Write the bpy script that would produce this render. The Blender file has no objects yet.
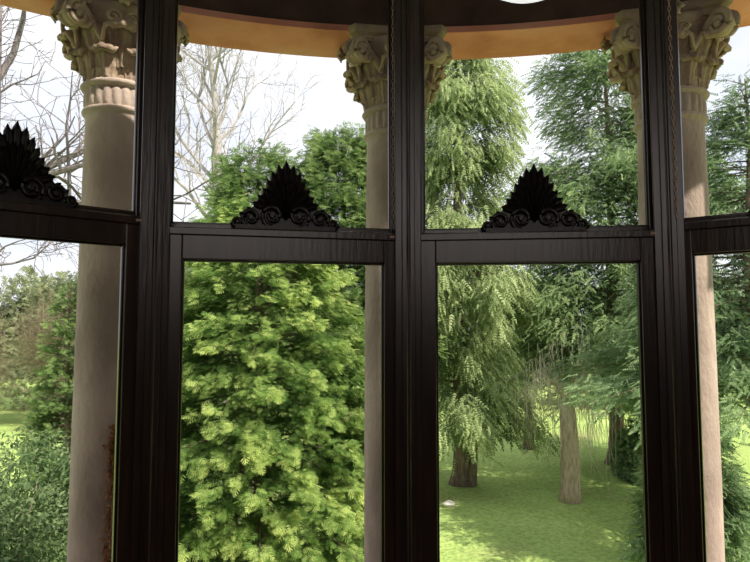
import bpy, bmesh, math, random
import numpy as np
from mathutils import Vector, Matrix
random.seed(7)
scene = bpy.context.scene
COL = scene.collection
try:
    scene.view_settings.view_transform = 'Standard'
    scene.view_settings.look = 'None'
    scene.view_settings.exposure = 0.0
except Exception:
    pass

# ------------------------------------------------------------------ helpers
def link(ob, parent=None):
    COL.objects.link(ob)
    if parent is not None:
        ob.parent = parent
    return ob

def empty(name, loc=(0, 0, 0), rz=0.0):
    e = bpy.data.objects.new(name, None)
    e.location = loc
    e.rotation_euler = (0, 0, rz)
    e.empty_display_size = 0.1
    return link(e)

def mesh_np(name, V, F, mat, smooth=False, tint=None):
    V = np.asarray(V, dtype=np.float32); F = np.asarray(F, dtype=np.int32)
    me = bpy.data.meshes.new(name)
    k = F.shape[1]; m = F.shape[0]
    me.vertices.add(len(V)); me.vertices.foreach_set('co', V.ravel())
    me.loops.add(m * k); me.loops.foreach_set('vertex_index', F.ravel())
    me.polygons.add(m)
    me.polygons.foreach_set('loop_start', np.arange(0, m * k, k, dtype=np.int32))
    me.polygons.foreach_set('loop_total', np.full(m, k, dtype=np.int32))
    if smooth:
        me.polygons.foreach_set('use_smooth', np.ones(m, dtype=bool))
    me.update(calc_edges=True)
    if tint is not None:
        a = me.attributes.new('tint', 'FLOAT', 'FACE')
        a.data.foreach_set('value', np.asarray(tint, dtype=np.float32))
    me.materials.append(mat)
    return me

def mesh_py(name, V, F, mat, smooth=False):
    me = bpy.data.meshes.new(name)
    me.from_pydata([tuple(v) for v in V], [], [tuple(f) for f in F])
    me.update()
    if smooth:
        for p in me.polygons: p.use_smooth = True
    me.materials.append(mat)
    return me

def obj(name, me, parent=None, loc=(0, 0, 0), kind=None, label=None):
    o = bpy.data.objects.new(name, me)
    o.location = loc
    link(o, parent)
    if kind: o['kind'] = kind
    if label: o['label'] = label
    return o

def top(o, label, cat, group=None, kind=None):
    o['label'] = label; o['category'] = cat
    if group: o['group'] = group
    if kind: o['kind'] = kind

class Geo:
    def __init__(s): s.V = []; s.F = []
    def box(s, x0, x1, y0, y1, z0, z1):
        n = len(s.V)
        s.V += [(x0, y0, z0), (x1, y0, z0), (x1, y1, z0), (x0, y1, z0), (x0, y0, z1), (x1, y0, z1), (x1, y1, z1), (x0, y1, z1)]
        s.F += [tuple(n + i for i in f) for f in [(0, 3, 2, 1), (4, 5, 6, 7), (0, 1, 5, 4), (1, 2, 6, 5), (2, 3, 7, 6), (3, 0, 4, 7)]]
    def prism(s, poly, z0, z1):
        n = len(s.V); k = len(poly)
        s.V += [(p[0], p[1], z0) for p in poly] + [(p[0], p[1], z1) for p in poly]
        s.F.append(tuple(n + i for i in range(k))[::-1]); s.F.append(tuple(n + k + i for i in range(k)))
        for i in range(k):
            j = (i + 1) % k
            s.F.append((n + i, n + j, n + k + j, n + k + i))
    def lathe(s, prof, seg=48):
        n = len(s.V); k = len(prof)
        for i in range(seg):
            a = 2 * math.pi * i / seg
            for (r, z) in prof:
                s.V.append((r * math.cos(a), r * math.sin(a), z))
        for i in range(seg):
            j = (i + 1) % seg
            for q in range(k - 1):
                s.F.append((n + i * k + q, n + j * k + q, n + j * k + q + 1, n + i * k + q + 1))
    def tube(s, pts, rad, sides=6, cap=True):
        n = len(s.V); pts = [Vector(p) for p in pts]; m = len(pts)
        ref = Vector((0.13, 0.21, 0.97))
        for i, p in enumerate(pts):
            d = (pts[min(i + 1, m - 1)] - pts[max(i - 1, 0)])
            if d.length < 1e-9: d = Vector((0, 0, 1))
            d.normalize()
            r = ref if abs(d.dot(ref)) < 0.93 else Vector((0.95, 0.2, 0.1))
            u = d.cross(r).normalized(); w = d.cross(u)
            R = rad[i] if hasattr(rad, '__len__') else rad
            for q in range(sides):
                a = 2 * math.pi * q / sides
                s.V.append(tuple(p + u * (R * math.cos(a)) + w * (R * math.sin(a))))
        for i in range(m - 1):
            for q in range(sides):
                q2 = (q + 1) % sides
                s.F.append((n + i * sides + q, n + i * sides + q2, n + (i + 1) * sides + q2, n + (i + 1) * sides + q))
        if cap:
            s.F.append(tuple(n + q for q in range(sides))[::-1])
            s.F.append(tuple(n + (m - 1) * sides + q for q in range(sides)))
    def mesh(s, name, mat, smooth=False):
        return mesh_py(name, s.V, s.F, mat, smooth)

def bevel(o, w=0.004, seg=2):
    b = o.modifiers.new('bevel', 'BEVEL'); b.width = w; b.segments = seg; b.limit_method = 'ANGLE'
    return o
def fixnormals(me):
    bm = bmesh.new(); bm.from_mesh(me); bmesh.ops.recalc_face_normals(bm, faces=bm.faces); bm.to_mesh(me); bm.free()

# ------------------------------------------------------------------ materials
def newmat(name):
    m = bpy.data.materials.new(name); m.use_nodes = True
    nt = m.node_tree; nt.nodes.clear()
    return m, nt, nt.nodes.new('ShaderNodeOutputMaterial')
def N(nt, t, **kw):
    n = nt.nodes.new(t)
    for k, v in kw.items(): setattr(n, k, v)
    return n
def ramp(nt, stops):
    r = N(nt, 'ShaderNodeValToRGB'); e = r.color_ramp.elements
    while len(e) > 1: e.remove(e[-1])
    e[0].position = stops[0][0]; e[0].color = (*stops[0][1], 1)
    for p, c in stops[1:]:
        x = e.new(p); x.color = (*c, 1)
    return r

def noise_mat(name, stops, scale=5, rough=0.7, bump=0.3, stretch=(1, 1, 1), detail=6, bscale=None, dist=0.02, spec=0.4, emit=0.0):
    m, nt, out = newmat(name)
    tc = N(nt, 'ShaderNodeTexCoord'); mp = N(nt, 'ShaderNodeMapping'); mp.inputs['Scale'].default_value = stretch
    nz = N(nt, 'ShaderNodeTexNoise'); nz.inputs['Scale'].default_value = scale; nz.inputs['Detail'].default_value = detail
    nt.links.new(tc.outputs['Object'], mp.inputs[0]); nt.links.new(mp.outputs[0], nz.inputs['Vector'])
    r = ramp(nt, stops); nt.links.new(nz.outputs['Fac'], r.inputs[0])
    p = N(nt, 'ShaderNodeBsdfPrincipled'); p.inputs['Roughness'].default_value = rough
    p.inputs['Specular IOR Level'].default_value = spec
    nt.links.new(r.outputs[0], p.inputs['Base Color'])
    if emit:
        nt.links.new(r.outputs[0], p.inputs['Emission Color']); p.inputs['Emission Strength'].default_value = emit
    if bump:
        n2 = N(nt, 'ShaderNodeTexNoise'); n2.inputs['Scale'].default_value = bscale or scale * 4; n2.inputs['Detail'].default_value = 8
        nt.links.new(mp.outputs[0], n2.inputs['Vector'])
        b = N(nt, 'ShaderNodeBump'); b.inputs['Strength'].default_value = bump; b.inputs['Distance'].default_value = dist
        nt.links.new(n2.outputs['Fac'], b.inputs['Height']); nt.links.new(b.outputs[0], p.inputs['Normal'])
    nt.links.new(p.outputs[0], out.inputs[0])
    return m

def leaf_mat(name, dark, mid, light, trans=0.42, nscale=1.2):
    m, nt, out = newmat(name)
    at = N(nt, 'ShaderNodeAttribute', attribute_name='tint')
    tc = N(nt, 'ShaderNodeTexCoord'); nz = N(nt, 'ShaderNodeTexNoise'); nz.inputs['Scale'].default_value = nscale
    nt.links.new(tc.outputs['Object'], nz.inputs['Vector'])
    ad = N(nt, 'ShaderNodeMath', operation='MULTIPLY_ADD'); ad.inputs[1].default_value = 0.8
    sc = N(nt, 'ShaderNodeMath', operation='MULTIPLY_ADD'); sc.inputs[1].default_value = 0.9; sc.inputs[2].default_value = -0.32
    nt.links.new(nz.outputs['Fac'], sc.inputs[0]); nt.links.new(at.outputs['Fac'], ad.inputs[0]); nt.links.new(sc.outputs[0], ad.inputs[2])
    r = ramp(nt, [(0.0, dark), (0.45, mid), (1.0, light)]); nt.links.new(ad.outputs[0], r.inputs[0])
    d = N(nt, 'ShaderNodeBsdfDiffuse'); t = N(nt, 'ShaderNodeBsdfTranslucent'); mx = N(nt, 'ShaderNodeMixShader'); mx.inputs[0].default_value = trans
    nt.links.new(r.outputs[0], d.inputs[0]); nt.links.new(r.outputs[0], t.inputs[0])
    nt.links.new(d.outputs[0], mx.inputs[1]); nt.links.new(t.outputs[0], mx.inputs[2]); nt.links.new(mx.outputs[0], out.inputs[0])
    return m

M_wood = noise_mat('dark_stained_wood', [(0.3, (0.014, 0.0080, 0.0062)), (0.55, (0.032, 0.0170, 0.0125)), (0.75, (0.066, 0.033, 0.024))], 3, 0.30, 0.35, (9, 9, 0.8), bscale=9, dist=0.003, spec=0.75)
M_carve = noise_mat('carved_dark_wood', [(0.3, (0.006, 0.0045, 0.0045)), (0.7, (0.015, 0.010, 0.009))], 14, 0.40, 0.3, dist=0.004, spec=0.5)
M_stone = noise_mat('weathered_sandstone', [(0.25, (0.22, 0.17, 0.145)), (0.5, (0.41, 0.32, 0.275)), (0.8, (0.68, 0.57, 0.49))], 3, 0.9, 0.6, (1, 1, 0.6), bscale=40, dist=0.012)
M_cap = noise_mat('carved_sandstone', [(0.25, (0.24, 0.17, 0.125)), (0.5, (0.47, 0.36, 0.27)), (0.8, (0.66, 0.53, 0.41))], 7, 0.9, 0.6, bscale=50, dist=0.012)
M_porch = noise_mat('pale_paving', [(0.3, (0.55, 0.42, 0.34)), (0.7, (0.74, 0.60, 0.50))], 4, 0.9, 0.4)
M_beam = noise_mat('ochre_sandstone', [(0.3, (0.68, 0.24, 0.16)), (0.5, (0.92, 0.38, 0.29)), (0.7, (1.0, 0.51, 0.44))], 2.2, 0.9, 0.5, bscale=30, dist=0.01)
M_beamdark = noise_mat('dark_sandstone', [(0.3, (0.075, 0.042, 0.036)), (0.7, (0.15, 0.09, 0.075))], 5, 0.95, 0.4, bscale=30, dist=0.01)  # much darker brown than the soffit stone
M_plaster = noise_mat('brown_plaster', [(0.3, (0.20, 0.15, 0.11)), (0.7, (0.26, 0.20, 0.15))], 3, 0.9, 0.1)
M_ceil = noise_mat('ceiling_plaster', [(0.3, (0.55, 0.5, 0.44)), (0.7, (0.62, 0.57, 0.5))], 3, 0.9, 0.1)
M_floor = noise_mat('floor_boards', [(0.3, (0.08, 0.04, 0.02)), (0.7, (0.16, 0.09, 0.05))], 3, 0.5, 0.2, (1, 10, 1))
M_brass = noise_mat('tarnished_brass', [(0.3, (0.36, 0.23, 0.15)), (0.7, (0.68, 0.50, 0.37))], 60, 0.5, 0)
M_reflection = noise_mat('white_reflection_glow', [(0.3, (0.86, 0.87, 0.9)), (0.7, (0.92, 0.92, 0.93))], 3, 0.3, 0, emit=0.85)  # white glow stands for a ceiling light mirrored in the pane
M_bark = noise_mat('brown_bark', [(0.3, (0.13, 0.09, 0.07)), (0.7, (0.36, 0.27, 0.20))], 5, 0.95, 0.8, (4, 4, 1), dist=0.05)
M_barktan = noise_mat('tan_bark', [(0.3, (0.42, 0.32, 0.22)), (0.7, (0.74, 0.60, 0.45))], 5, 0.95, 0.8, (4, 4, 1), dist=0.05)
M_barkgrey = noise_mat('grey_bark', [(0.3, (0.13, 0.11, 0.11)), (0.7, (0.28, 0.24, 0.24))], 5, 0.95, 0.5, (4, 4, 1), dist=0.03)
M_barkpale = noise_mat('pale_grey_bark', [(0.3, (0.32, 0.29, 0.28)), (0.7, (0.54, 0.50, 0.48))], 5, 0.95, 0.5, (4, 4, 1), dist=0.03)
M_twig = noise_mat('pale_twigs', [(0.3, (0.50, 0.43, 0.33)), (0.7, (0.75, 0.67, 0.56))], 5, 0.9, 0)
M_rock = noise_mat('pale_rock', [(0.3, (0.5, 0.47, 0.42)), (0.7, (0.72, 0.68, 0.6))], 6, 0.9, 0.5)

L_spruce = leaf_mat('spruce_needles', (0.05, 0.11, 0.035), (0.21, 0.34, 0.09), (0.70, 0.79, 0.28))
L_spruce2 = leaf_mat('fir_needles', (0.08, 0.14, 0.05), (0.20, 0.31, 0.105), (0.43, 0.54, 0.22))
L_weep = leaf_mat('cypress_sprays', (0.18, 0.24, 0.11), (0.37, 0.46, 0.21), (0.64, 0.72, 0.38))
L_cedar = leaf_mat('cedar_needles', (0.10, 0.165, 0.075), (0.26, 0.37, 0.17), (0.48, 0.60, 0.29))
L_cedarblue = leaf_mat('blue_cedar_needles', (0.095, 0.15, 0.08), (0.23, 0.335, 0.165), (0.44, 0.56, 0.30))
L_laurel = leaf_mat('laurel_leaves', (0.045, 0.09, 0.035), (0.135, 0.21, 0.09), (0.33, 0.41, 0.22))
L_brownshrub = leaf_mat('brown_twigs_and_buds', (0.18, 0.145, 0.095), (0.33, 0.28, 0.19), (0.50, 0.44, 0.31))
L_wood = leaf_mat('woodland_leaves', (0.13, 0.16, 0.085), (0.29, 0.33, 0.18), (0.48, 0.51, 0.31), nscale=0.5)
L_dead = leaf_mat('dead_leaves', (0.18, 0.08, 0.04), (0.36, 0.18, 0.09), (0.55, 0.33, 0.18))

def lawn_mat():
    m, nt, out = newmat('lawn_grass')
    tc = N(nt, 'ShaderNodeTexCoord')
    n1 = N(nt, 'ShaderNodeTexNoise'); n1.inputs['Scale'].default_value = 0.35; n1.inputs['Detail'].default_value = 7
    n2 = N(nt, 'ShaderNodeTexNoise'); n2.inputs['Scale'].default_value = 14; n2.inputs['Detail'].default_value = 8
    for n in (n1, n2): nt.links.new(tc.outputs['Object'], n.inputs['Vector'])
    r = ramp(nt, [(0.30, (0.35, 0.39, 0.165)), (0.46, (0.38, 0.52, 0.17)), (0.72, (0.52, 0.67, 0.24))]); nt.links.new(n1.outputs['Fac'], r.inputs[0])
    r2 = ramp(nt, [(0.32, (0.72, 0.73, 0.68)), (0.68, (1.18, 1.16, 1.1))]); nt.links.new(n2.outputs['Fac'], r2.inputs[0])
    mx = N(nt, 'ShaderNodeMix', data_type='RGBA', blend_type='MULTIPLY'); mx.inputs['Factor'].default_value = 1
    nt.links.new(r.outputs[0], mx.inputs[6]); nt.links.new(r2.outputs[0], mx.inputs[7])
    p = N(nt, 'ShaderNodeBsdfDiffuse'); nt.links.new(mx.outputs[2], p.inputs[0])
    b = N(nt, 'ShaderNodeBump'); b.inputs['Distance'].default_value = 0.04; nt.links.new(n2.outputs['Fac'], b.inputs['Height']); nt.links.new(b.outputs[0], p.inputs['Normal'])
    nt.links.new(p.outputs[0], out.inputs[0])
    return m
M_lawn = lawn_mat()

# ------------------------------------------------------------------ world & sun
w = bpy.data.worlds.new('spring_sky'); scene.world = w; w.use_nodes = True
nt = w.node_tree; nt.nodes.clear(); out = nt.nodes.new('ShaderNodeOutputWorld'); bg = nt.nodes.new('ShaderNodeBackground')
tc = N(nt, 'ShaderNodeTexCoord'); nz = N(nt, 'ShaderNodeTexNoise'); nz.inputs['Scale'].default_value = 2.2; nz.inputs['Detail'].default_value = 7
mp = N(nt, 'ShaderNodeMapping'); mp.inputs['Scale'].default_value = (1, 1, 3)
nt.links.new(tc.outputs['Generated'], mp.inputs[0]); nt.links.new(mp.outputs[0], nz.inputs['Vector'])
r = ramp(nt, [(0.34, (0.52, 0.56, 0.66)), (0.47, (0.62, 0.645, 0.70)), (0.60, (0.69, 0.70, 0.73))]); nt.links.new(nz.outputs['Fac'], r.inputs[0])
nt.links.new(r.outputs[0], bg.inputs[0]); bg.inputs[1].default_value = 1.6
nt.links.new(bg.outputs[0], out.inputs[0])
sd = bpy.data.lights.new('sun', 'SUN'); sd.energy = 6.2; sd.angle = math.radians(0.8); sd.color = (1.0, 0.92, 0.78)
so = bpy.data.objects.new('sun', sd); link(so); so.location = (10, -8, 14)
so.rotation_euler = Vector((0.56, -0.40, 0.72)).to_track_quat('Z', 'Y').to_euler()
ld = bpy.data.lights.new('frame_fill', 'AREA'); ld.shape = 'RECTANGLE'; ld.size = 2.6; ld.size_y = 1.6; ld.energy = 22; ld.color = (1.0, 0.90, 0.84)
lo = bpy.data.objects.new('frame_fill', ld); link(lo); lo.location = (0.1, -1.9, 2.9)  # added fill behind the camera, lifts the black window frames
lo.rotation_euler = (Vector((0, 0, 0)) - Vector((0.0, 1.0, -0.42))).to_track_quat('Z', 'Y').to_euler()

# ------------------------------------------------------------------ camera
cd = bpy.data.cameras.new('camera'); cd.lens = 28; cd.sensor_width = 36; cd.clip_end = 500
cam = bpy.data.objects.new('camera', cd); link(cam)
cam.location = (0, 0, 1.6); cam.rotation_euler = (math.radians(90 + 3.92), 0, 0)
scene.camera = cam

# ------------------------------------------------------------------ room shell
GZ = -2.4
P = [Vector(p) for p in [(-1.415, 1.46), (-0.772, 2.01), (0.118, 2.2), (1.055, 2.09), (1.77, 1.56)]]
HEAD = 3.1; SILL = 0.5
room = [(-2.6, -3), (2.8, -3), (2.8, 1.56), P[4], P[3], P[2], P[1], P[0], (-2.6, 1.46)]
def structure(name, g, mat, label, cat):
    me = g.mesh(name, mat); fixnormals(me); o = obj(name, me); top(o, label, cat, kind='structure'); return o
g = Geo(); g.prism([(p[0], p[1]) for p in room], 3.4, 3.5); structure('ceiling', g, M_ceil, 'plain pale plaster ceiling over the bay', 'ceiling')
g = Geo(); g.prism([(p[0], p[1]) for p in room], -0.2, 0.0); structure('floor', g, M_floor, 'dark wooden floorboards', 'floor')
g = Geo(); g.box(-2.75, -2.6, -3.1, 1.61, 0, 3.75); g.box(-2.6, -1.445, 1.46, 1.61, 0, 3.75); structure('wall_left', g, M_plaster, 'brown plaster side wall', 'wall')
g = Geo(); g.box(2.8, 2.95, -3.1, 1.71, 0, 3.75); g.box(1.80, 2.8, 1.56, 1.71, 0, 3.75); structure('wall_right', g, M_plaster, 'brown plaster side wall', 'wall')
g = Geo(); g.box(-2.6, 2.8, -3.15, -3.0, 0, 3.4); structure('wall_back', g, M_plaster, 'brown plaster back wall', 'wall')
def offs(d):
    outp = []
    for i, p in enumerate(P):
        a = (P[i] - P[i - 1]).normalized() if i > 0 else (P[1] - P[0]).normalized()
        b = (P[i + 1] - P[i]).normalized() if i < 4 else a
        t = (a + b).normalized(); n = Vector((-t.y, t.x))
        outp.append(p + n * d / max(0.5, n.dot(Vector((-a.y, a.x)))))
    return outp
oi = offs(-0.09); oo = offs(0.11)
g = Geo()
for i in range(4):
    q = [oi[i], oi[i + 1], oo[i + 1], oo[i]]
    g.prism(q, 0.0, SILL - 0.04); g.prism(q, HEAD, 3.75)
structure('wall_front', g, M_plaster, 'bay wall below and above the sash windows', 'wall')
si = offs(-0.16); so_ = offs(0.15)
g = Geo()
for i in range(4): g.prism([si[i], si[i + 1], so_[i + 1], so_[i]], SILL - 0.04, SILL)
structure('trim_1', g, M_wood, 'dark wooden window sill running round the bay', 'window sill')

def post(k, n):
    a = (P[k] - P[k - 1]).normalized() if k > 0 else (P[1] - P[0]).normalized()
    b = (P[k + 1] - P[k]).normalized() if k < 4 else a
    t = (a + b).normalized(); ang = math.atan2(t.y, t.x)
    g = Geo()
    g.box(-0.034, 0.034, -0.060, 0.10, SILL, HEAD)
    g.box(-0.048, 0.048, -0.076, -0.060, SILL, HEAD)
    g.box(-0.024, 0.024, -0.088, -0.076, SILL, HEAD)
    g.tube([(0, -0.088, SILL), (0, -0.088, HEAD)], 0.008, 10)
    g.box(-0.050, 0.050, 0.055, 0.10, SILL, HEAD)
    me = g.mesh('trim_%d' % n, M_wood); fixnormals(me)
    o = obj('trim_%d' % n, me, loc=(P[k].x, P[k].y, 0)); o.rotation_euler = (0, 0, ang)
    bevel(o, 0.004)
    top(o, 'dark-stained moulded wooden mullion post between the sashes', 'mullion', kind='structure')
for k in range(5): post(k, k + 2)

# ------------------------------------------------------------------ palmette crest
def palmette_mesh():
    g = Geo()
    def lobe(x0, z0, x1, z1, W, th, base=0.3, y0=0.0):
        n = len(g.V); S = 10; L = math.hypot(x1 - x0, z1 - z0); dx, dz = (x1 - x0) / L, (z1 - z0) / L
        for i in range(S + 1):
            s = i / S
            if s < 0.80: wd = W * (base + (1 - base) * math.sin(s / 0.80 * math.pi / 2))
            else: wd = W * math.sqrt(max(0, 1 - ((s - 0.80) / 0.20) ** 2))
            wd = max(wd, 0.0006)
            for (t, y) in ((-1, 0), (-1, -th * 0.4), (-0.6, -th * 0.85), (0, -th * 0.6), (0.6, -th * 0.85), (1, -th * 0.4), (1, 0)):
                g.V.append((x0 + dx * L * s + dz * t * wd, y0 + y - 0.010 * s * s, z0 + dz * L * s - dx * t * wd))
        for i in range(S):
            for q in range(7):
                q2 = (q + 1) % 7
                g.F.append((n + i * 7 + q, n + i * 7 + q2, n + (i + 1) * 7 + q2, n + (i + 1) * 7 + q))
        g.F.append(tuple(n + q for q in range(7)))
        g.F.append(tuple(n + S * 7 + q for q in range(7)))
    tips = [(0, .246), (.028, .231), (.051, .204), (.068, .174), (.084, .144), (.101, .116), (.118, .090)]
    for i, (tx, tz) in enumerate(tips):
        for s in ((1,) if i == 0 else (-1, 1)):
            lobe(0, 0.03 + 0.004 * i, s * tx, tz, 0.0145, 0.020)
    for tx, tz in ((.012, .180), (.036, .160), (.056, .132), (.074, .102)):
        for s in (-1, 1): lobe(0, 0.035, s * tx, tz, .0105, 0.026)
    hp = [(0, .226)] + [(x * 0.92, 0.02 + (z - 0.02) * 0.92) for x, z in tips[1:]] + [(.128, .062), (.150, .03), (.150, 0.0)]
    hp = hp + [(-x, z) for x, z in hp[::-1][:-1]]
    n = len(g.V); k = len(hp)
    g.V += [(x, -0.011, z) for x, z in hp] + [(x, 0.0, z) for x, z in hp]
    g.F.append(tuple(range(n, n + k))); g.F.append(tuple(range(n + k, n + 2 * k))[::-1])
    for i in range(k):
        j = (i + 1) % k; g.F.append((n + i, n + k + i, n + k + j, n + j))
    for s in (-1, 1):
        for (cx, cz, R, turns, ph) in ((0.047, 0.046, 0.040, 1.9, -90), (0.122, 0.037, 0.033, 1.7, -60), (0.168, 0.020, 0.018, 1.4, -60)):
            pts = []; rad = []
            for i in range(42):
                f = i / 41; a = math.radians(ph) + f * turns * 2 * math.pi
                rr = R * (1 - f * 0.9)
                pts.append((s * (cx + rr * math.cos(a)), -0.016 - 0.008 * f, cz + rr * math.sin(a))); rad.append(0.0085 * (1 - 0.35 * f) * (R / 0.04) ** 0.5)
            g.tube(pts, rad, 8)
            g.tube([(s * cx, 0.0, cz), (s * cx, -0.028, cz)], 0.009 * R / 0.04, 10)
            g.tube([(s * cx, -0.001, cz), (s * cx, -0.010, cz)], R * 0.95, 18)
        lobe(s * 0.09, 0.03, s * 0.137, 0.073, 0.010, 0.016, 0.6)
        lobe(s * 0.12, 0.03, s * 0.162, 0.052, 0.010, 0.016, 0.6)
        lobe(s * 0.15, 0.012, s * 0.194, 0.012, 0.010, 0.018, 0.7)
    g.box(-0.175, 0.175, -0.024, 0.0, -0.004, 0.010)
    me = g.mesh('palmette_crest', M_carve); fixnormals(me); return me
ME_palm = palmette_mesh()

def chain_mesh(L):
    g = Geo(); n = int(L / 0.018)
    for i in range(n):
        z = i * 0.018
        pts = []
        for q in range(9):
            a = 2 * math.pi * q / 8
            x = 0.0045 * math.cos(a); zz = 0.0115 * math.sin(a)
            pts.append((x, 0, z + zz) if i % 2 else (0, x, z + zz))
        g.tube(pts, 0.0016, 4, cap=False)
    return g.mesh('sash_chain', M_brass)
ME_chain = chain_mesh(HEAD - 1.97)

# ------------------------------------------------------------------ sash windows
wlab = ['dark wooden sash window with carved palmette on its meeting rail',
        'dark wooden sash window looking onto the spruce tree',
        'dark wooden sash window looking onto the lawn and trees',
        'dark wooden sash window beside the sunlit stone column']
for k in range(4):
    dz = (0.026, 0, 0, 0.018)[k]
    RT = 1.925 + dz; UB = 1.875 + dz; UT = 1.945 + dz
    RB = (1.852, 1.812, 1.812, 1.832)[k]
    A, B = P[k], P[k + 1]; mid = (A + B) / 2; t = (B - A); Lh = t.length / 2; ang = math.atan2(t.y, t.x)
    e = empty('window_%d' % (k + 1), (mid.x, mid.y, 0), ang)
    top(e, wlab[k], 'window', kind='structure')
    g = Geo(); xo = Lh - 0.036; xr = Lh - 0.058; xl = Lh - (0.066, 0.058, 0.068, 0.050)[k]
    g.box(-xo, -xl, 0.004, 0.048, UB, HEAD); g.box(xr, xo, 0.004, 0.048, UB, HEAD)
    g.box(-xl, xr, 0.004, 0.048, UB, UT); g.box(-xl, xr, 0.004, 0.048, HEAD - 0.07, HEAD)
    g.box(-xl, -xl + 0.005, 0.016, 0.034, UT, HEAD - 0.07); g.box(xr - 0.005, xr, 0.016, 0.034, UT, HEAD - 0.07)
    g.box(-xl, xr, 0.016, 0.034, UT, UT + 0.006)
    us = obj('upper_sash', g.mesh('upper_sash', M_wood), e); bevel(us, 0.003)
    g = Geo(); yr = Lh - (0.104, 0.097, 0.110, 0.104)[k]; yl = Lh - (0.104, 0.104, 0.112, 0.084)[k]
    g.box(-xo, -yl, -0.050, -0.004, SILL, RT); g.box(yr, xo, -0.050, -0.004, SILL, RT)
    g.box(-yl, yr, -0.050, -0.004, RB, RT); g.box(-yl, yr, -0.050, -0.004, SILL, SILL + 0.10)
    g.box(-yl, -yl + 0.007, -0.036, -0.018, SILL + 0.10, RB); g.box(yr - 0.007, yr, -0.036, -0.018, SILL + 0.10, RB)
    g.box(-yl, yr, -0.036, -0.018, RB - 0.007, RB)
    g.box(-xo, xo, -0.060, -0.050, RT - 0.030, RT - 0.004)
    ls = obj('lower_sash', g.mesh('lower_sash', M_wood), e); bevel(ls, 0.003)
    pc = obj('palmette_crest', ME_palm, ls, loc=(0.0, -0.022, RT + 0.004), label='carved dark wooden palmette with scrolls')
    if k == 0: pc.scale = (0.90, 1, 0.98)
    if k == 1: obj('sash_chain', ME_chain, e, loc=(Lh - 0.057, -0.030, 1.95), label='thin brass sash chain')
    if k == 3: obj('sash_chain', ME_chain, e, loc=(-(Lh - 0.046), -0.086, 1.965), label='thin brass sash chain')
    g = Geo(); g.box(-0.008, 0.008, -0.005, 0, -0.004, 0.004); g.tube([(0, -0.005, 0), (0, -0.011, 0)], 0.003, 8)
    obj('sash_stop', g.mesh('sash_stop', M_brass), ls, loc=(Lh - 0.070, -0.060, RT - 0.018), label='small brass stop')

# ------------------------------------------------------------------ porch
CX, CY = 0.25, -0.52
def arc_solid(r0, r1, z0, z1, a0=-44, a1=57, n=60):  # right end cut short out of view so sun reaches the right column
    g = Geo()
    for i in range(n + 1):
        a = math.radians(a0 + (a1 - a0) * i / n)
        for r, z in ((r0, z0), (r1, z0), (r1, z1), (r0, z1)):
            g.V.append((CX - r * math.sin(a), CY + r * math.cos(a), z))
    for i in range(n):
        for q in range(4):
            q2 = (q + 1) % 4
            g.F.append((i * 4 + q, i * 4 + q2, (i + 1) * 4 + q2, (i + 1) * 4 + q))
    g.F.append((0, 1, 2, 3)); g.F.append((n * 4, n * 4 + 3, n * 4 + 2, n * 4 + 1))
    return g
BZ = 3.197
g = arc_solid(3.66, 4.0, BZ, BZ + 0.035)
me = g.mesh('stone_architrave', M_beam); fixnormals(me)
beam = obj('stone_architrave', me); top(beam, 'curved ochre sandstone beam resting on the column capitals', 'stone beam')
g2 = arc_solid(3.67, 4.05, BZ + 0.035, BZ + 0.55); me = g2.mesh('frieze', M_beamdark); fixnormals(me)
obj('frieze', me, beam, label='dark brown stone frieze')
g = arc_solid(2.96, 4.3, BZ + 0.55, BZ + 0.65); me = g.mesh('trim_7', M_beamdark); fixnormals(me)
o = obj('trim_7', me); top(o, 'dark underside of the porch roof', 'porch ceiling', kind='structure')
g = arc_solid(2.96, 4.15, GZ, 0.0, -57, 57); me = g.mesh('trim_8', M_porch); fixnormals(me)
o = obj('trim_8', me); top(o, 'curved stone porch platform under the columns', 'porch floor', kind='structure')

# ------------------------------------------------------------------ columns
def leaf_geo(g, a, z0, h, wdt, curl, rfun, lobes=3):
    NU, NV = 16, 18; n = len(g.V)
    for layer in (0, 1):
        for j in range(NV + 1):
            v = j / NV
            vs = min(v / 0.72, 1.0)
            z = z0 + h * vs; r = rfun(z0 + h * vs) + 0.014 + 0.012 * vs * vs
            if v > 0.72:
                th = (v - 0.72) / 0.28 * math.radians(215)
                r += curl * math.sin(th / 2) ** 2 * 1.3; z += curl * 0.62 * math.sin(th)
            wv = wdt * (0.86 + 0.26 * math.sin(min(v, 0.72) / 0.72 * math.pi * 0.75))
            if v > 0.80: wv *= math.sqrt(max(0.2, 1 - ((v - 0.80) / 0.24) ** 2))
            wv *= 1 + 0.07 * math.cos(v * lobes * 2 * math.pi)
            for i in range(NU + 1):
                u = i / NU * 2 - 1
                rib = 0.012 * max(0, 1 - abs(u) * 2.6) + 0.004 * math.cos(u * 4 * math.pi)
                rr = r + rib - 0.014 * u * u - layer * 0.020
                da = u * wv / 0.21
                g.V.append((rr * math.cos(a + da), rr * math.sin(a + da), z - 0.006 * u * u))
    st = (NV + 1) * (NU + 1)
    for L in (0, 1):
        for j in range(NV):
            for i in range(NU):
                b = n + L * st + j * (NU + 1) + i
                f = (b, b + 1, b + NU + 2, b + NU + 1)
                g.F.append(f if L == 0 else f[::-1])
    def e(j, i, L): return n + L * st + j * (NU + 1) + i
    for j in range(NV):
        g.F.append((e(j, 0, 0), e(j + 1, 0, 0), e(j + 1, 0, 1), e(j, 0, 1)))
        g.F.append((e(j, NU, 0), e(j, NU, 1), e(j + 1, NU, 1), e(j + 1, NU, 0)))
    for i in range(NU):
        g.F.append((e(NV, i, 0), e(NV, i + 1, 0), e(NV, i + 1, 1), e(NV, i, 1)))

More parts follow.
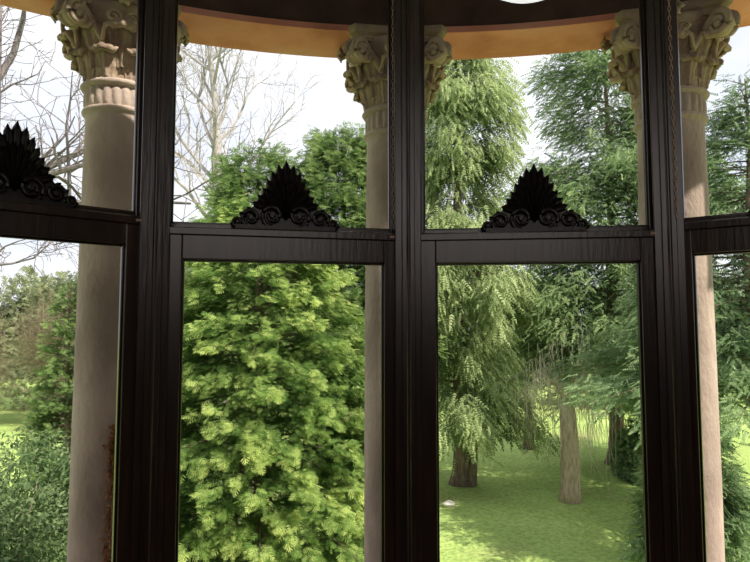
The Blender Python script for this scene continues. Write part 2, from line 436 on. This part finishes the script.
CB = 2.80; CT = 3.135
def bell(z):
    f = max(0, min(1, (z - CB) / (CT - CB)))
    return 0.160 + 0.035 * f + 0.078 * f ** 3
def build_column():
    meshes = {}
    K = 0.85
    g = Geo()
    g.lathe([(r * K, z) for r, z in [(0.0, 0.0), (0.27, 0.0), (0.27, 0.06), (0.26, 0.10), (0.235, 0.115), (0.232, 0.14), (0.25, 0.165), (0.245, 0.19), (0.222, 0.20), (0.207, 0.24),
             (0.207, 0.8), (0.204, 1.5), (0.199, 2.1), (0.192, 2.62), (0.192, 2.635), (0.208, 2.642), (0.214, 2.652), (0.208, 2.664), (0.19, 2.67)]], 64)
    meshes['shaft'] = g.mesh('shaft', M_stone, True)
    g = Geo(); seg = 144; prof = [(2.665, 0), (2.68, 1), (2.71, 1.1), (2.745, 1.0), (2.765, 0.2)]
    for i in range(seg):
        a = 2 * math.pi * i / seg
        for z, d in prof:
            r = 0.164 + 0.010 * d * abs(math.sin(a * 12))
            g.V.append((r * math.cos(a), r * math.sin(a), z))
    for i in range(seg):
        j = (i + 1) % seg
        for q in range(4): g.F.append((i * 5 + q, j * 5 + q, j * 5 + q + 1, i * 5 + q + 1))
    g.lathe([(0.16, 2.762), (0.182, 2.768), (0.192, 2.782), (0.182, 2.796), (0.16, 2.802)], 64)
    meshes['fluted_necking'] = g.mesh('fluted_necking', M_stone, True)
    g = Geo(); g.lathe([(0.155, 2.79)] + [(bell(CB + (CT - CB) * i / 12), CB + (CT - CB) * i / 12) for i in range(13)] + [(0.0, CT)], 64)
    meshes['bell'] = g.mesh('bell', M_cap, True)
    g = Geo(); leaf_geo(g, 0, CB, 0.120, 0.070, 0.036, bell); meshes['lower_leaf'] = g.mesh('acanthus_leaf', M_cap, True)
    g = Geo(); leaf_geo(g, 0, CB + 0.05, 0.175, 0.062, 0.042, bell); meshes['upper_leaf'] = g.mesh('acanthus_leaf', M_cap, True)
    g = Geo()
    for s in (-1, 1):
        pts = []; rad = []
        for i in range(12):
            f = i / 11
            pts.append((0.205 + 0.092 * f ** 1.5, s * (0.085 - 0.055 * f), 2.94 + 0.178 * f)); rad.append(0.013 + 0.006 * f)
        for i in range(34):
            f = i / 33; a = math.radians(100) - f * 2 * math.pi * 1.7; R = 0.062 * (1 - 0.88 * f)
            pts.append((0.312 + R * math.cos(a), s * (0.030 + 0.012 * f), 3.060 + R * math.sin(a))); rad.append(0.018 * (1 - 0.45 * f))
        g.tube(pts, rad, 8)
        g.tube([(0.312, 0, 3.060), (0.312, s * 0.050, 3.060)], [0.022, 0.014], 10)
    g.tube([(0.312, -0.032, 3.060), (0.312, 0.032, 3.060)], 0.055, 20)
    meshes['volute'] = g.mesh('volute', M_cap, True)
    g = Geo()
    for s in (-1, 1):
        pts = []; rad = []
        for i in range(26):
            f = i / 25; a = math.radians(200) - f * 2 * math.pi * 1.4; R = 0.034 * (1 - 0.85 * f)
            pts.append((0.275, s * (0.045 + R * math.cos(a)), 3.060 + R * math.sin(a))); rad.append(0.010 * (1 - 0.4 * f))
        g.tube([(0.21, s * 0.09, 2.96), (0.250, s * 0.08, 3.02)] + pts, [0.012, 0.011] + rad, 8)
    for q in range(6):
        a = q * math.pi / 3
        g.tube([(0.285, 0.010 * math.cos(a), 3.145 + 0.010 * math.sin(a)), (0.325, 0.026 * math.cos(a), 3.145 + 0.026 * math.sin(a)), (0.312, 0.044 * math.cos(a), 3.145 + 0.044 * math.sin(a))], [0.010, 0.016, 0.006], 6)
    g.tube([(0.25, 0, 3.145), (0.335, 0, 3.145)], [0.016, 0.012], 8)
    meshes['rosette'] = g.mesh('rosette', M_cap, True)
    def ring(sc):
        pts = []
        for c in range(4):
            a0 = math.radians(45 + 90 * c); a1 = a0 + math.pi / 2
            p0 = Vector((math.cos(a0), math.sin(a0))) * 0.380 * sc; p1 = Vector((math.cos(a1), math.sin(a1))) * 0.380 * sc
            d = (p1 - p0).normalized(); mid = (p0 + p1) / 2; nn = -mid.normalized()
            p0 = p0 + d * 0.035; p1 = p1 - d * 0.035
            for i in range(11):
                f = i / 10; pts.append(p0.lerp(p1, f) + nn * 0.022 * math.sin(f * math.pi))
        return pts
    g = Geo(); layers = [(0.88, 3.120), (0.92, 3.135), (0.92, 3.146), (0.985, 3.158), (1.0, 3.168), (1.0, BZ)]
    for sc, z in layers: g.V += [(p.x, p.y, z) for p in ring(sc)]
    K = 44
    for L in range(len(layers) - 1):
        for i in range(K):
            j = (i + 1) % K; g.F.append((L * K + i, L * K + j, (L + 1) * K + j, (L + 1) * K + i))
    g.F.append(tuple(range(K))[::-1]); g.F.append(tuple(range((len(layers) - 1) * K, len(layers) * K)))
    meshes['abacus'] = g.mesh('abacus', M_cap)
    for m in meshes.values(): fixnormals(m)
    return meshes
CM = build_column()
def column(az, label):
    a = math.radians(az); x = CX - 3.83 * math.sin(a); y = CY + 3.83 * math.cos(a)
    e = empty('stone_column', (x, y, 0), a)
    top(e, label, 'column', 'columns carrying the porch beam')
    obj('shaft', CM['shaft'], e)
    cap = obj('capital', CM['bell'], e, label='carved capital with acanthus leaves and corner volutes')
    obj('fluted_necking', CM['fluted_necking'], e)
    obj('abacus', CM['abacus'], cap)
    for q in range(8):
        o = obj('acanthus_leaf', CM['lower_leaf'], cap); o.rotation_euler = (0, 0, math.pi / 8 + q * math.pi / 4)
        o = obj('acanthus_leaf', CM['upper_leaf'], cap); o.rotation_euler = (0, 0, q * math.pi / 4)
    for q in range(4):
        o = obj('volute', CM['volute'], cap); o.rotation_euler = (0, 0, math.pi / 4 + q * math.pi / 2)
        o = obj('rosette', CM['rosette'], cap); o.rotation_euler = (0, 0, q * math.pi / 2)
    return x, y
c1 = column(24.3, 'weathered grey stone column with dried creeper at its foot')
column(2.0, 'beige stone column with acanthus capital behind the central mullion')
column(-20.4, 'sunlit pale stone column with acanthus capital')

# ------------------------------------------------------------------ hanging bowl standing in for a ceiling light's reflection
e = empty('lamp_reflection', (0.43, 1.55, 3.4)); top(e, 'white glowing bowl standing in for a reflected ceiling light', 'light reflection')
g = Geo(); g.lathe([(0.0, -0.890), (0.05, -0.886), (0.10, -0.872), (0.14, -0.845), (0.155, -0.81), (0.15, -0.78), (0.10, -0.74), (0.03, -0.72), (0.0, -0.72)], 40)
obj('reflection_bowl', g.mesh('reflection_bowl', M_reflection, True), e)
g = Geo(); g.tube([(0, 0, -0.72), (0, 0, -0.03)], 0.008, 10); g.lathe([(0, -0.04), (0.04, -0.035), (0.05, 0.0), (0, 0)], 24)
obj('bowl_rod', g.mesh('bowl_rod', M_brass, True), e)

# ------------------------------------------------------------------ ground
g = Geo(); ext = 120
g.V = [(-ext, -20, GZ), (ext, -20, GZ), (ext, 160, GZ), (-ext, 160, GZ)]; g.F = [(0, 1, 2, 3)]
o = obj('lawn', g.mesh('lawn', M_lawn)); top(o, 'mown green lawn with worn patches under the trees', 'lawn')

# ------------------------------------------------------------------ foliage tools
def spray_tpl(K=5, w=0.26, tw=0.16, curl=-0.06):
    V = []; F = []
    for i in range(K):
        x = i / K
        ww = w * (1 - 0.55 * x)
        for s in (-1, 1):
            n = len(V)
            V += [(x, 0, curl * x * x), (x + ww * 0.9, s * ww, curl * (x + ww) ** 2 - 0.02), (x + tw, 0, curl * x * x)]
            F.append((n, n + 1, n + 2) if s > 0 else (n, n + 2, n + 1))
    n = len(V); V += [(0.75, -0.05, 0), (1.08, 0, curl), (0.75, 0.05, 0)]; F.append((n, n + 1, n + 2))
    return np.array(V, dtype=np.float64), np.array(F)
def twig_tpl(w=0.046):
    """forked twig of slender needle-clad shoots with slightly drooping tips"""
    V = []; F = []
    for ang, L, x0 in ((0, 1.05, 0.0), (42, 0.55, 0.10), (-42, 0.55, 0.22), (38, 0.45, 0.36), (-38, 0.42, 0.48), (34, 0.32, 0.6), (-34, 0.28, 0.7)):
        ca, sa = math.cos(math.radians(ang)), math.sin(math.radians(ang))
        n = len(V)
        def q(s, t, z): return (x0 + ca * s * L - sa * t, sa * s * L + ca * t, z - 0.10 * (x0 + s * L) ** 2)
        V += [q(0, -w * .6, 0), q(0.6, -w, 0.015), q(1, 0, 0), q(0.6, w, 0.015)]
        F += [(n, n + 1, n + 2), (n, n + 2, n + 3)]
    return np.array(V, dtype=np.float64), np.array(F)
def leaf_tpl(w=0.3):
    V = [(0, 0, 0), (0.45, -w, 0.06), (1, 0, -0.08), (0.45, w, 0.06), (0.5, 0, 0)]
    return np.array(V, dtype=np.float64), np.array([(0, 1, 4), (1, 2, 4), (2, 3, 4), (3, 0, 4)])
def thread_tpl():
    V = [(0, -0.012, 0), (0, 0.012, 0), (0.5, 0.01, 0.02), (1, 0, 0), (0.35, 0, 0.0), (0.6, 0.12, 0.02), (0.4, 0.01, 0), (0.55, 0, 0), (0.85, -0.1, 0), (0.6, -0.01, 0)]
    return np.array(V, dtype=np.float64), np.array([(0, 1, 2), (0, 2, 3), (4, 5, 6), (7, 8, 9)])
def norm(a): return a / np.maximum(np.linalg.norm(a, axis=1, keepdims=True), 1e-9)
def place(tpl, pos, d, up, sc, rng, tintbase):
    TV, TF = tpl; d = norm(d); y = norm(np.cross(up, d)); z = np.cross(d, y)
    n = len(pos); k = len(TV)
    V = pos[:, None, :] + sc[:, None, None] * (TV[None, :, 0:1] * d[:, None, :] + TV[None, :, 1:2] * y[:, None, :] + TV[None, :, 2:3] * z[:, None, :])
    F = TF[None, :, :] + (np.arange(n) * k)[:, None, None]
    t = np.repeat(tintbase, len(TF))
    return V.reshape(-1, 3), F.reshape(-1, 3), t

T_fine = spray_tpl(6, 0.17, 0.14, -0.05); T_spr6 = spray_tpl(6, 0.16, 0.12, -0.15); T_leaf = leaf_tpl(); T_thin = leaf_tpl(0.2); T_thr = thread_tpl(); T_twig = twig_tpl(); T_twign = twig_tpl(0.038); T_twigw = twig_tpl(0.07)

def conifer(name, label, loc, H, R, prof, nbr, ntot, slen, droop, hang, lm, bm_, seed, trunk_r=0.2, low=0.05, rise=0.1, tpl=T_fine, width=0.4, cat='tree', group=None, inner=0.25, clump=0.0, jit=0.05, cull=None, oj=0.22, topup=0.5, limb=1.0, twin=False, tp=3):
    rng = np.random.default_rng(seed)
    e = empty(name, loc); top(e, label, cat, group)
    h = low + (1 - low) * rng.random(nbr) ** 1.0 * 0.985
    az = rng.random(nbr) * 2 * np.pi
    if clump > 0: h = np.round(h / clump) * clump + rng.normal(0, clump * 0.2, nbr); h = np.clip(h, low, 0.985)
    L = R * np.array([prof(x) for x in h]) * (0.78 + 0.32 * rng.random(nbr))
    L = np.maximum(L, 0.15)
    rs = rise * (1 + 0.5 * rng.standard_normal(nbr)) + topup * np.clip((h - 0.75) / 0.25, 0, 1)
    g = Geo()
    tz = [0, 0.3, 1.0, H * 0.3, H * 0.6, H * 0.85, H]; tr = [trunk_r * 1.6, trunk_r * 1.15, trunk_r, trunk_r * 0.75, trunk_r * 0.45, trunk_r * 0.2, 0.012]
    g.tube([(0.05 * math.sin(z), 0.05 * math.cos(z * 1.3), z - (0.03 if z == 0 else 0)) for z in tz], tr, 12)
    if twin:
        g.tube([(0.20, -0.05, -0.03), (0.30, -0.06, 0.5), (0.36, -0.05, 1.2), (0.58, 0, 2.6), (0.70, 0, 4.5)], [trunk_r * 1.0, trunk_r * 0.55, trunk_r * 0.45, trunk_r * 0.4, trunk_r * 0.3], 10)
    hd = np.stack([np.cos(az), np.sin(az), np.zeros(nbr)], 1)
    for i in range(min(nbr, 260)):
        pts = []
        for t in (0, 0.3, 0.65, 0.95):
            p = hd[i] * L[i] * t; pts.append((p[0], p[1], H * h[i] + L[i] * (rs[i] * t - droop * t * t)))
        r0 = (0.012 + 0.012 * L[i]) * limb
        g.tube(pts, [r0, r0 * 0.7, r0 * 0.4, 0.004], 4, cap=False)
    obj('trunk', g.mesh(name + '_trunk', bm_, True), e)
    pr = L ** 1.35; pr /= pr.sum()
    bi = rng.choice(nbr, ntot, p=pr)
    if cull is not None:
        back = (hd[bi][:, 1] > 0.35) & (rng.random(ntot) < cull); bi = bi[~back]; ntot = len(bi)
    t = inner + (1.0 - inner) * rng.random(ntot) ** 0.75
    side = np.stack([-hd[bi][:, 1], hd[bi][:, 0], np.zeros(ntot)], 1)
    sgn = rng.uniform(-1, 1, ntot)
    off = sgn * width * L[bi] * (1.06 - t)
    pos = hd[bi] * (L[bi] * t)[:, None] + side * off[:, None]
    pos += rng.normal(0, jit * 0.5, (ntot, 3))
    pos[:, 2] = H * h[bi] + L[bi] * (rs[bi] * t - droop * t * t) - 0.15 * np.abs(off) + rng.normal(0, jit, ntot)
    hg = hang * (0.6 + 0.8 * rng.random(ntot))
    d = hd[bi] * 0.9 + side * (np.sign(sgn) * (0.5 + 0.4 * rng.random(ntot)) * (t < 0.93))[:, None] + rng.normal(0, oj, (ntot, 3))
    d[:, 2] += (rs[bi] - 2 * droop * t) * 0.6 - hg
    up = np.tile([0, 0, 1.0], (ntot, 1)) + 0.5 * hd[bi] + rng.normal(0, oj * 2, (ntot, 3))
    sc = slen * (0.6 + 0.7 * rng.random(ntot))
    tint = np.clip(0.0 + 0.72 * t ** tp + rng.normal(0, 0.18, ntot), 0, 1)  # paler tips; inner shoots darkened to put shaded gaps into the colour
    V, F, T = place(tpl, pos, d, up, sc, rng, tint)
    V[:, 2] = np.maximum(V[:, 2], 0.01)
    m = mesh_np(name + '_foliage', V, F, lm, tint=T)
    obj('foliage', m, e, kind='stuff')
    return e

def shrub(name, label, loc, rx, ry, H, ntot, lsize, lm, bm_, seed, tpl=T_leaf, cat='shrub', group=None, shell=0.35, base=0.1, lumps=9, stems=14):
    rng = np.random.default_rng(seed)
    e = empty(name, loc); top(e, label, cat, group)
    cen = []
    for i in range(lumps):
        a = rng.random() * 2 * np.pi; q = rng.random() ** 0.5 * 0.7; z = base + (0.85 - base) * rng.random()
        k = math.sqrt(max(0.1, 1 - z * z * 0.8))
        cen.append((rx * q * k * math.cos(a), ry * q * k * math.sin(a), H * z, 0.32 + 0.22 * rng.random()))
    cen = np.array(cen); ci = rng.integers(0, lumps, ntot)
    dv = norm(rng.standard_normal((ntot, 3))); rad = (1 - shell * rng.random(ntot))
    sz = cen[ci, 3] * (rx + ry + H) / 3
    pos = cen[ci, :3] + dv * (rad * sz)[:, None]
    pos[:, 2] = np.clip(pos[:, 2], 0.03, None)
    d = dv * 0.6 + rng.normal(0, 0.6, (ntot, 3)); up = np.tile([0, 0, 1.0], (ntot, 1)) + dv * 0.6 + rng.normal(0, 0.4, (ntot, 3))
    V, F, T = place(tpl, pos, d, up, lsize * (0.6 + 0.8 * rng.random(ntot)), rng, np.clip(rng.normal(0.5, 0.22, ntot), 0, 1))
    V[:, 2] = np.maximum(V[:, 2], 0.01)
    g = Geo()
    for i in range(stems):
        c = cen[i % lumps]
        g.tube([(c[0] * 0.12, c[1] * 0.12, -0.02), (c[0] * 0.5, c[1] * 0.45, c[2] * 0.45), (c[0] + rng.normal(0, .1), c[1] + rng.normal(0, .1), c[2])], [0.03, 0.02, 0.008], 5)
    obj('stems', g.mesh(name + '_stems', bm_, True), e)
    obj('foliage', mesh_np(name + '_foliage', V, F, lm, tint=T), e, kind='stuff')
    return e

def bare_tree(name, label, loc, H, seed, trunk_r, bm_, levels=4, kids=(7, 5, 4, 3), spread=0.75, first=0.3, lean=(0, 0), up=0.25, lenf=0.42, rmin=0.008, wob=0.06, kr=0.45):
    rnd = random.Random(seed); e = empty(name, loc); top(e, label, 'tree', 'leafless trees')
    gt = Geo(); gb = Geo()
    def grow(p, d, L, r, lev):
        nseg = 7 if lev == 0 else 5
        pts = [p.copy()]; rad = [r * (1.5 if lev == 0 else 1)]; dd = d.copy(); q = p.copy()
        for i in range(nseg):
            dd = (dd + Vector((rnd.gauss(0, 1), rnd.gauss(0, 1), rnd.gauss(0, 1) + up * (0.6 if lev else 0.2))) * (wob if lev == 0 else 0.2)).normalized()
            q = q + dd * (L / nseg); pts.append(q.copy()); rad.append(max(rmin * 0.8, r * (1 - 0.8 * (i + 1) / nseg)))
        (gt if lev == 0 else gb).tube(pts, rad, 10 if lev == 0 else (6 if lev == 1 else 3), cap=(lev < 2))
        if lev >= levels: return
        for kx in range(kids[lev]):
            f = (first if lev == 0 else 0.2) + (1 - (first if lev == 0 else 0.2)) * (kx + rnd.random() * 0.8) / kids[lev]
            f = min(f, 0.99); idx = f * nseg; i = int(idx); fr = idx - i
            pos = pts[i].lerp(pts[min(i + 1, nseg)], fr)
            ld = (pts[min(i + 1, nseg)] - pts[i]).normalized()
            rv = Vector((rnd.gauss(0, 1), rnd.gauss(0, 1), rnd.gauss(0, 1))); side = (rv - ld * rv.dot(ld)).normalized()
            nd = (ld * (1 - spread * 0.55) + side * spread + Vector((0, 0, up * 0.5))).normalized()
            rr = rad[i] * (kr if lev == 0 else 0.62)
            grow(pos, nd, L * (lenf + 0.2 * rnd.random()) * (1.0 if lev else (1.1 - 0.5 * f)), max(rr, rmin), lev + 1)
    grow(Vector((0, 0, -0.05)), Vector((lean[0], lean[1], 1)).normalized(), H, trunk_r, 0)
    obj('trunk', gt.mesh(name + '_trunk', bm_, True), e)
    obj('branches', gb.mesh(name + '_branches', bm_, False), e, kind='stuff')
    return e

def P_spruce(h): return (0.86 + 0.14 * min(1, h / 0.2)) * (1 - max(0, h - 0.12) / 0.88) ** 0.5
def P_blunt(h): return (1 - h) ** 0.38
def P_cone(h): return (1 - h) ** 0.8 + 0.03
def P_weep(h): return 0.95 * (1 - h) ** 0.35 * (0.78 + 0.22 * math.sin(h * 23))
def P_cedar(h): return (1 - h) ** 0.5 * (0.8 + 0.2 * math.sin(h * 25))
def P_lowcedar(h): return (1 - h) ** 1.3 * (0.88 + 0.12 * math.sin(h * 25)) + 0.05

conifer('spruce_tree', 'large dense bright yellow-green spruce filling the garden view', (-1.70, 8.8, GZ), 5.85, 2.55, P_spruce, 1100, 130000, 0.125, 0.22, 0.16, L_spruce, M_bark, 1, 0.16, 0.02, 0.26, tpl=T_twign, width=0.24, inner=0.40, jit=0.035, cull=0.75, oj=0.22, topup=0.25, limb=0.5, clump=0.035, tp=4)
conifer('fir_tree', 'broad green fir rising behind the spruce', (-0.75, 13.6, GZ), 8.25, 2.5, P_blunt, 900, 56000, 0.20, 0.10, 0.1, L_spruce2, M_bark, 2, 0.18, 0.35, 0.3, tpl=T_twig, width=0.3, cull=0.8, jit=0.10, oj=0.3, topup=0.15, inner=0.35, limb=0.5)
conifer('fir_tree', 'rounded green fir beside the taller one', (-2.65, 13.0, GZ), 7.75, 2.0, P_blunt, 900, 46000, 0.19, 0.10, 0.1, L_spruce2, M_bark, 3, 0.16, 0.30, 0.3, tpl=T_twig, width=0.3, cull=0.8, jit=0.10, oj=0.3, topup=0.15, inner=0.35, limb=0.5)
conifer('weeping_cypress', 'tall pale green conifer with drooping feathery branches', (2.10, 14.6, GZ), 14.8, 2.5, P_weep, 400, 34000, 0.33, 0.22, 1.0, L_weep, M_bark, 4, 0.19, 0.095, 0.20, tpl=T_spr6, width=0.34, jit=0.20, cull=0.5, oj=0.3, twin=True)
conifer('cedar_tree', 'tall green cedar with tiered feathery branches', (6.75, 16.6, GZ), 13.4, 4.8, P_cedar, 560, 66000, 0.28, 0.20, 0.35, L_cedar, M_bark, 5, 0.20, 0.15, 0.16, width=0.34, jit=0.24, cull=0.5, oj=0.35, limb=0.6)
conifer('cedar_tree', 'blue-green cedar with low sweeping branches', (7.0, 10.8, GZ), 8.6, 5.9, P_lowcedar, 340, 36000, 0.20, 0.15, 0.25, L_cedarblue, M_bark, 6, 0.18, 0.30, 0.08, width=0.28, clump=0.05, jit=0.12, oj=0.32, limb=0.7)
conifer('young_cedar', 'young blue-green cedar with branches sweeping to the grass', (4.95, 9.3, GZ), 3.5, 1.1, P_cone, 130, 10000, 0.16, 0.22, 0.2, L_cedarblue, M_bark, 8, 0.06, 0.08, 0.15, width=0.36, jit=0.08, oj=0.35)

# ------------------------------------------------------------------ weeping leafless tree
e = empty('weeping_tree', (4.35, 13.3, GZ)); top(e, 'small leafless weeping tree with pale trunk and hanging twigs', 'tree')
rnd = random.Random(5); g = Geo()
g.tube([(0, 0, -0.05), (0.01, 0, 0.25), (0.02, 0, 1.2), (-0.01, 0, 1.9), (0.0, 0, 2.3)], [0.27, 0.215, 0.20, 0.18, 0.11], 14)
for a, L in ((0.3, 0.8), (1.9, 0.9), (3.2, 0.8), (4.6, 0.9), (5.5, 0.6)):
    g.tube([(0, 0, 2.1), (0.35 * L * math.cos(a), 0.35 * L * math.sin(a), 2.6), (0.9 * L * math.cos(a), 0.9 * L * math.sin(a), 2.9)], [0.06, 0.03, 0.010], 7)
obj('trunk', g.mesh('weeping_trunk', M_barktan, True), e)
g = Geo()
for i in range(50):
    a = rnd.random() * 6.283; r0 = 0.3 + 1.2 * rnd.random() ** 0.8; z0 = 3.25 - 0.75 * r0 + rnd.gauss(0, 0.4)
    bx, by = r0 * math.cos(a), r0 * math.sin(a)
    g.tube([(bx * 0.25, by * 0.25, 2.5), (bx * 0.6, by * 0.6, z0 + 0.15 + 0.1 * r0), (bx * 0.9, by * 0.9, z0 + 0.08), (bx, by, z0 - 0.2)], [0.006, 0.005, 0.004, 0.003], 3, cap=False)
    for j in range(6):
        f = 0.5 + 0.5 * rnd.random(); x = bx * f + rnd.gauss(0, .14); y = by * f + rnd.gauss(0, .14); z = z0 + 0.1 + rnd.gauss(0, .12); hl = 0.4 + 1.2 * rnd.random() ** 1.3
        sx = rnd.gauss(0.05, .14)
        g.tube([(x, y, z), (x + sx * 0.3, y, z - hl * 0.4), (x + sx, y, max(0.25, z - hl))], [0.005, 0.0045, 0.003], 3, cap=False)
obj('hanging_twigs', g.mesh('hanging_twigs', M_twig), e, kind='stuff')

# ------------------------------------------------------------------ bare trees
bare_tree('bare_tree', 'large leafless tree with spreading grey branches', (-10.3, 14.8, GZ), 12, 23, 0.38, M_barkgrey, 4, (13, 6, 4, 3), 0.75, 0.40, (0.02, 0), rmin=0.010, wob=0.03, kr=0.56)
bare_tree('bare_tree', 'slender leafless tree with pale trunk behind the conifers', (-6.35, 25, GZ), 18, 17, 0.36, M_barkpale, 4, (18, 8, 5, 3), 0.6, 0.42, (0.0, 0), rmin=0.009, wob=0.02, lenf=0.32)
bare_tree('bare_tree', 'thin leafless tree standing beyond the shrubs', (-19, 28, GZ), 12, 13, 0.25, M_barkgrey, 4, (8, 5, 5, 3), 0.7, 0.3, (0.05, 0), rmin=0.014)
bare_tree('bare_tree', 'thin brown trunk on the far lawn', (4.8, 18.6, GZ), 6, 14, 0.13, M_bark, 3, (7, 4, 3, 3), 0.6, 0.5, (0.0, 0))

# ------------------------------------------------------------------ shrubs
shrub('laurel_bush', 'dark glossy green laurel bush near the porch', (-4.15, 6.7, GZ), 1.3, 1.2, 2.55, 16000, 0.068, L_laurel, M_bark, 21, lumps=14, tpl=T_thin)
shrub('laurel_bush', 'green evergreen bush below the column', (-2.6, 5.3, GZ), 0.7, 0.7, 1.3, 4000, 0.06, L_laurel, M_bark, 22, lumps=8, tpl=T_thin)
shrub('twiggy_shrub', 'brownish leafless twiggy shrub beside the lawn', (-16.2, 22.5, GZ), 2.0, 1.6, 5.6, 20000, 0.40, L_brownshrub, M_barkgrey, 23, tpl=T_thr, shell=0.9, lumps=20, base=0.04)
shrub('twiggy_shrub', 'pale brown budding shrub under the bare tree', (-12.0, 22.8, GZ), 1.9, 1.5, 4.9, 22000, 0.38, L_brownshrub, M_barkgrey, 24, tpl=T_thr, shell=0.9, lumps=20, base=0.04)
shrub('garden_shrub', 'hazy olive green shrub beside the lawn', (-14.2, 27.5, GZ), 2.6, 1.2, 6.0, 9000, 0.30, L_wood, M_bark, 57, lumps=16, base=0.05, tpl=T_twigw)
shrub('rhododendron_bush', 'low evergreen bush under the cedar', (6.85, 15.1, GZ), 0.8, 0.6, 1.6, 9000, 0.12, L_cedarblue, M_bark, 25, lumps=12, base=0.05, tpl=T_twigw)
conifer('young_conifer', 'slender young green conifer beside the column', (-6.0, 11.5, GZ), 4.7, 0.8, P_spruce, 260, 12000, 0.13, 0.1, 0.0, L_spruce2, M_bark, 26, 0.1, 0.05, 0.2, tpl=T_twig, oj=0.35)
for i, (x, y, H, s) in enumerate([(2.4, 27.3, 4.0, 51), (7.4, 28.2, 4.8, 52), (12.6, 27.5, 4.2, 53), (-3.0, 27.5, 4.2, 54)]):
    shrub('garden_shrub', 'mid-green rounded shrub at the end of the lawn', (x, y, GZ), 2.2, 1.3, H, 11000, 0.30, L_wood if i % 2 else L_cedar, M_bark, s, group='shrubs at the end of the lawn', lumps=16, base=0.08, tpl=T_twigw)

base_w = [shrub('woodland_tree', 'hazy green woodland tree at the far edge of the lawn', (-11, 42, GZ), 3.0, 2.6, 7.5, 7000, 0.6, L_wood, M_bark, 31, shell=0.5, lumps=16, group='far woodland edge', cat='tree', tpl=T_twigw),
          shrub('woodland_tree', 'hazy green woodland tree at the far edge of the lawn', (3, 42, GZ), 3.0, 2.6, 7.0, 7000, 0.6, L_wood, M_bark, 32, shell=0.5, lumps=16, group='far woodland edge', cat='tree', tpl=T_twigw),
          shrub('woodland_tree', 'brownish budding woodland tree at the far edge of the lawn', (-18.5, 42, GZ), 3.2, 2.6, 7.5, 9000, 0.6, L_brownshrub, M_bark, 33, tpl=T_thr, shell=0.8, lumps=16, group='far woodland edge', cat='tree')]
rnd = random.Random(9)
for i, (x, y) in enumerate([(-33, 43), (-25.5, 43), (-4, 43), (10.5, 43), (18, 42), (25.5, 42), (33, 41), (-29, 52), (-15, 52), (-7.5, 52), (0, 52), (7, 52), (14.5, 52), (22, 52)]):
    src = base_w[i % 3]
    e = src.copy(); COL.objects.link(e); e.location = (x, y, GZ); e.rotation_euler = (0, 0, rnd.random() * 6); s = rnd.uniform(0.85, 1.0); e.scale = (s, s, s)
    for c in src.children:
        d = c.copy(); COL.objects.link(d); d.parent = e

bm = bmesh.new(); bmesh.ops.create_icosphere(bm, subdivisions=3, radius=0.13)
for v in bm.verts:
    v.co *= 1 + 0.15 * math.sin(v.co.x * 31 + v.co.y * 17) + 0.1 * math.sin(v.co.z * 40); v.co.z *= 0.6
me = bpy.data.meshes.new('rock'); bm.to_mesh(me); bm.free(); me.materials.append(M_rock)
o = obj('rock', me, loc=(1.60, 12.9, GZ + 0.05)); top(o, 'small pale rock lying on the grass', 'rock')

# dried creeper on the column
rng = np.random.default_rng(44)
cx, cy = c1; tow = Vector((-cx, -cy, 0)).normalized(); ba = math.atan2(tow.y, tow.x) + 0.10; cr = 0.180
e = empty('dried_creeper', (cx + cr * math.cos(ba), cy + cr * math.sin(ba), 0)); top(e, 'strip of dried reddish-brown creeper clinging to the stone column', 'creeper')
n = 700; z = 0.26 + 0.85 * rng.random(n) ** 0.9; aa = rng.normal(0, 0.12, n) * (1.15 - z * 0.6)
posn = np.stack([(cr + .004) * np.cos(ba + aa) - cr * math.cos(ba), (cr + .004) * np.sin(ba + aa) - cr * math.sin(ba), z], 1)
dd = np.stack([np.cos(ba + aa) * 0.5, np.sin(ba + aa) * 0.5, -0.4 + rng.normal(0, .6, n)], 1) + rng.normal(0, 0.5, (n, 3))
V, F, T = place(T_leaf, posn, dd, np.tile([0, 0, 1.0], (n, 1)) + rng.normal(0, .5, (n, 3)), 0.018 + 0.02 * rng.random(n), rng, rng.random(n))
obj('leaves', mesh_np('creeper_leaves', V, F, L_dead, tint=T), e, kind='stuff')
g = Geo(); g.tube([(0.010 * math.cos(ba), 0.010 * math.sin(ba) + 0.008 * math.sin(q), 0.24 + q * 0.09) for q in range(10)], 0.006, 5)
obj('stem', g.mesh('creeper_stem', M_bark), e)
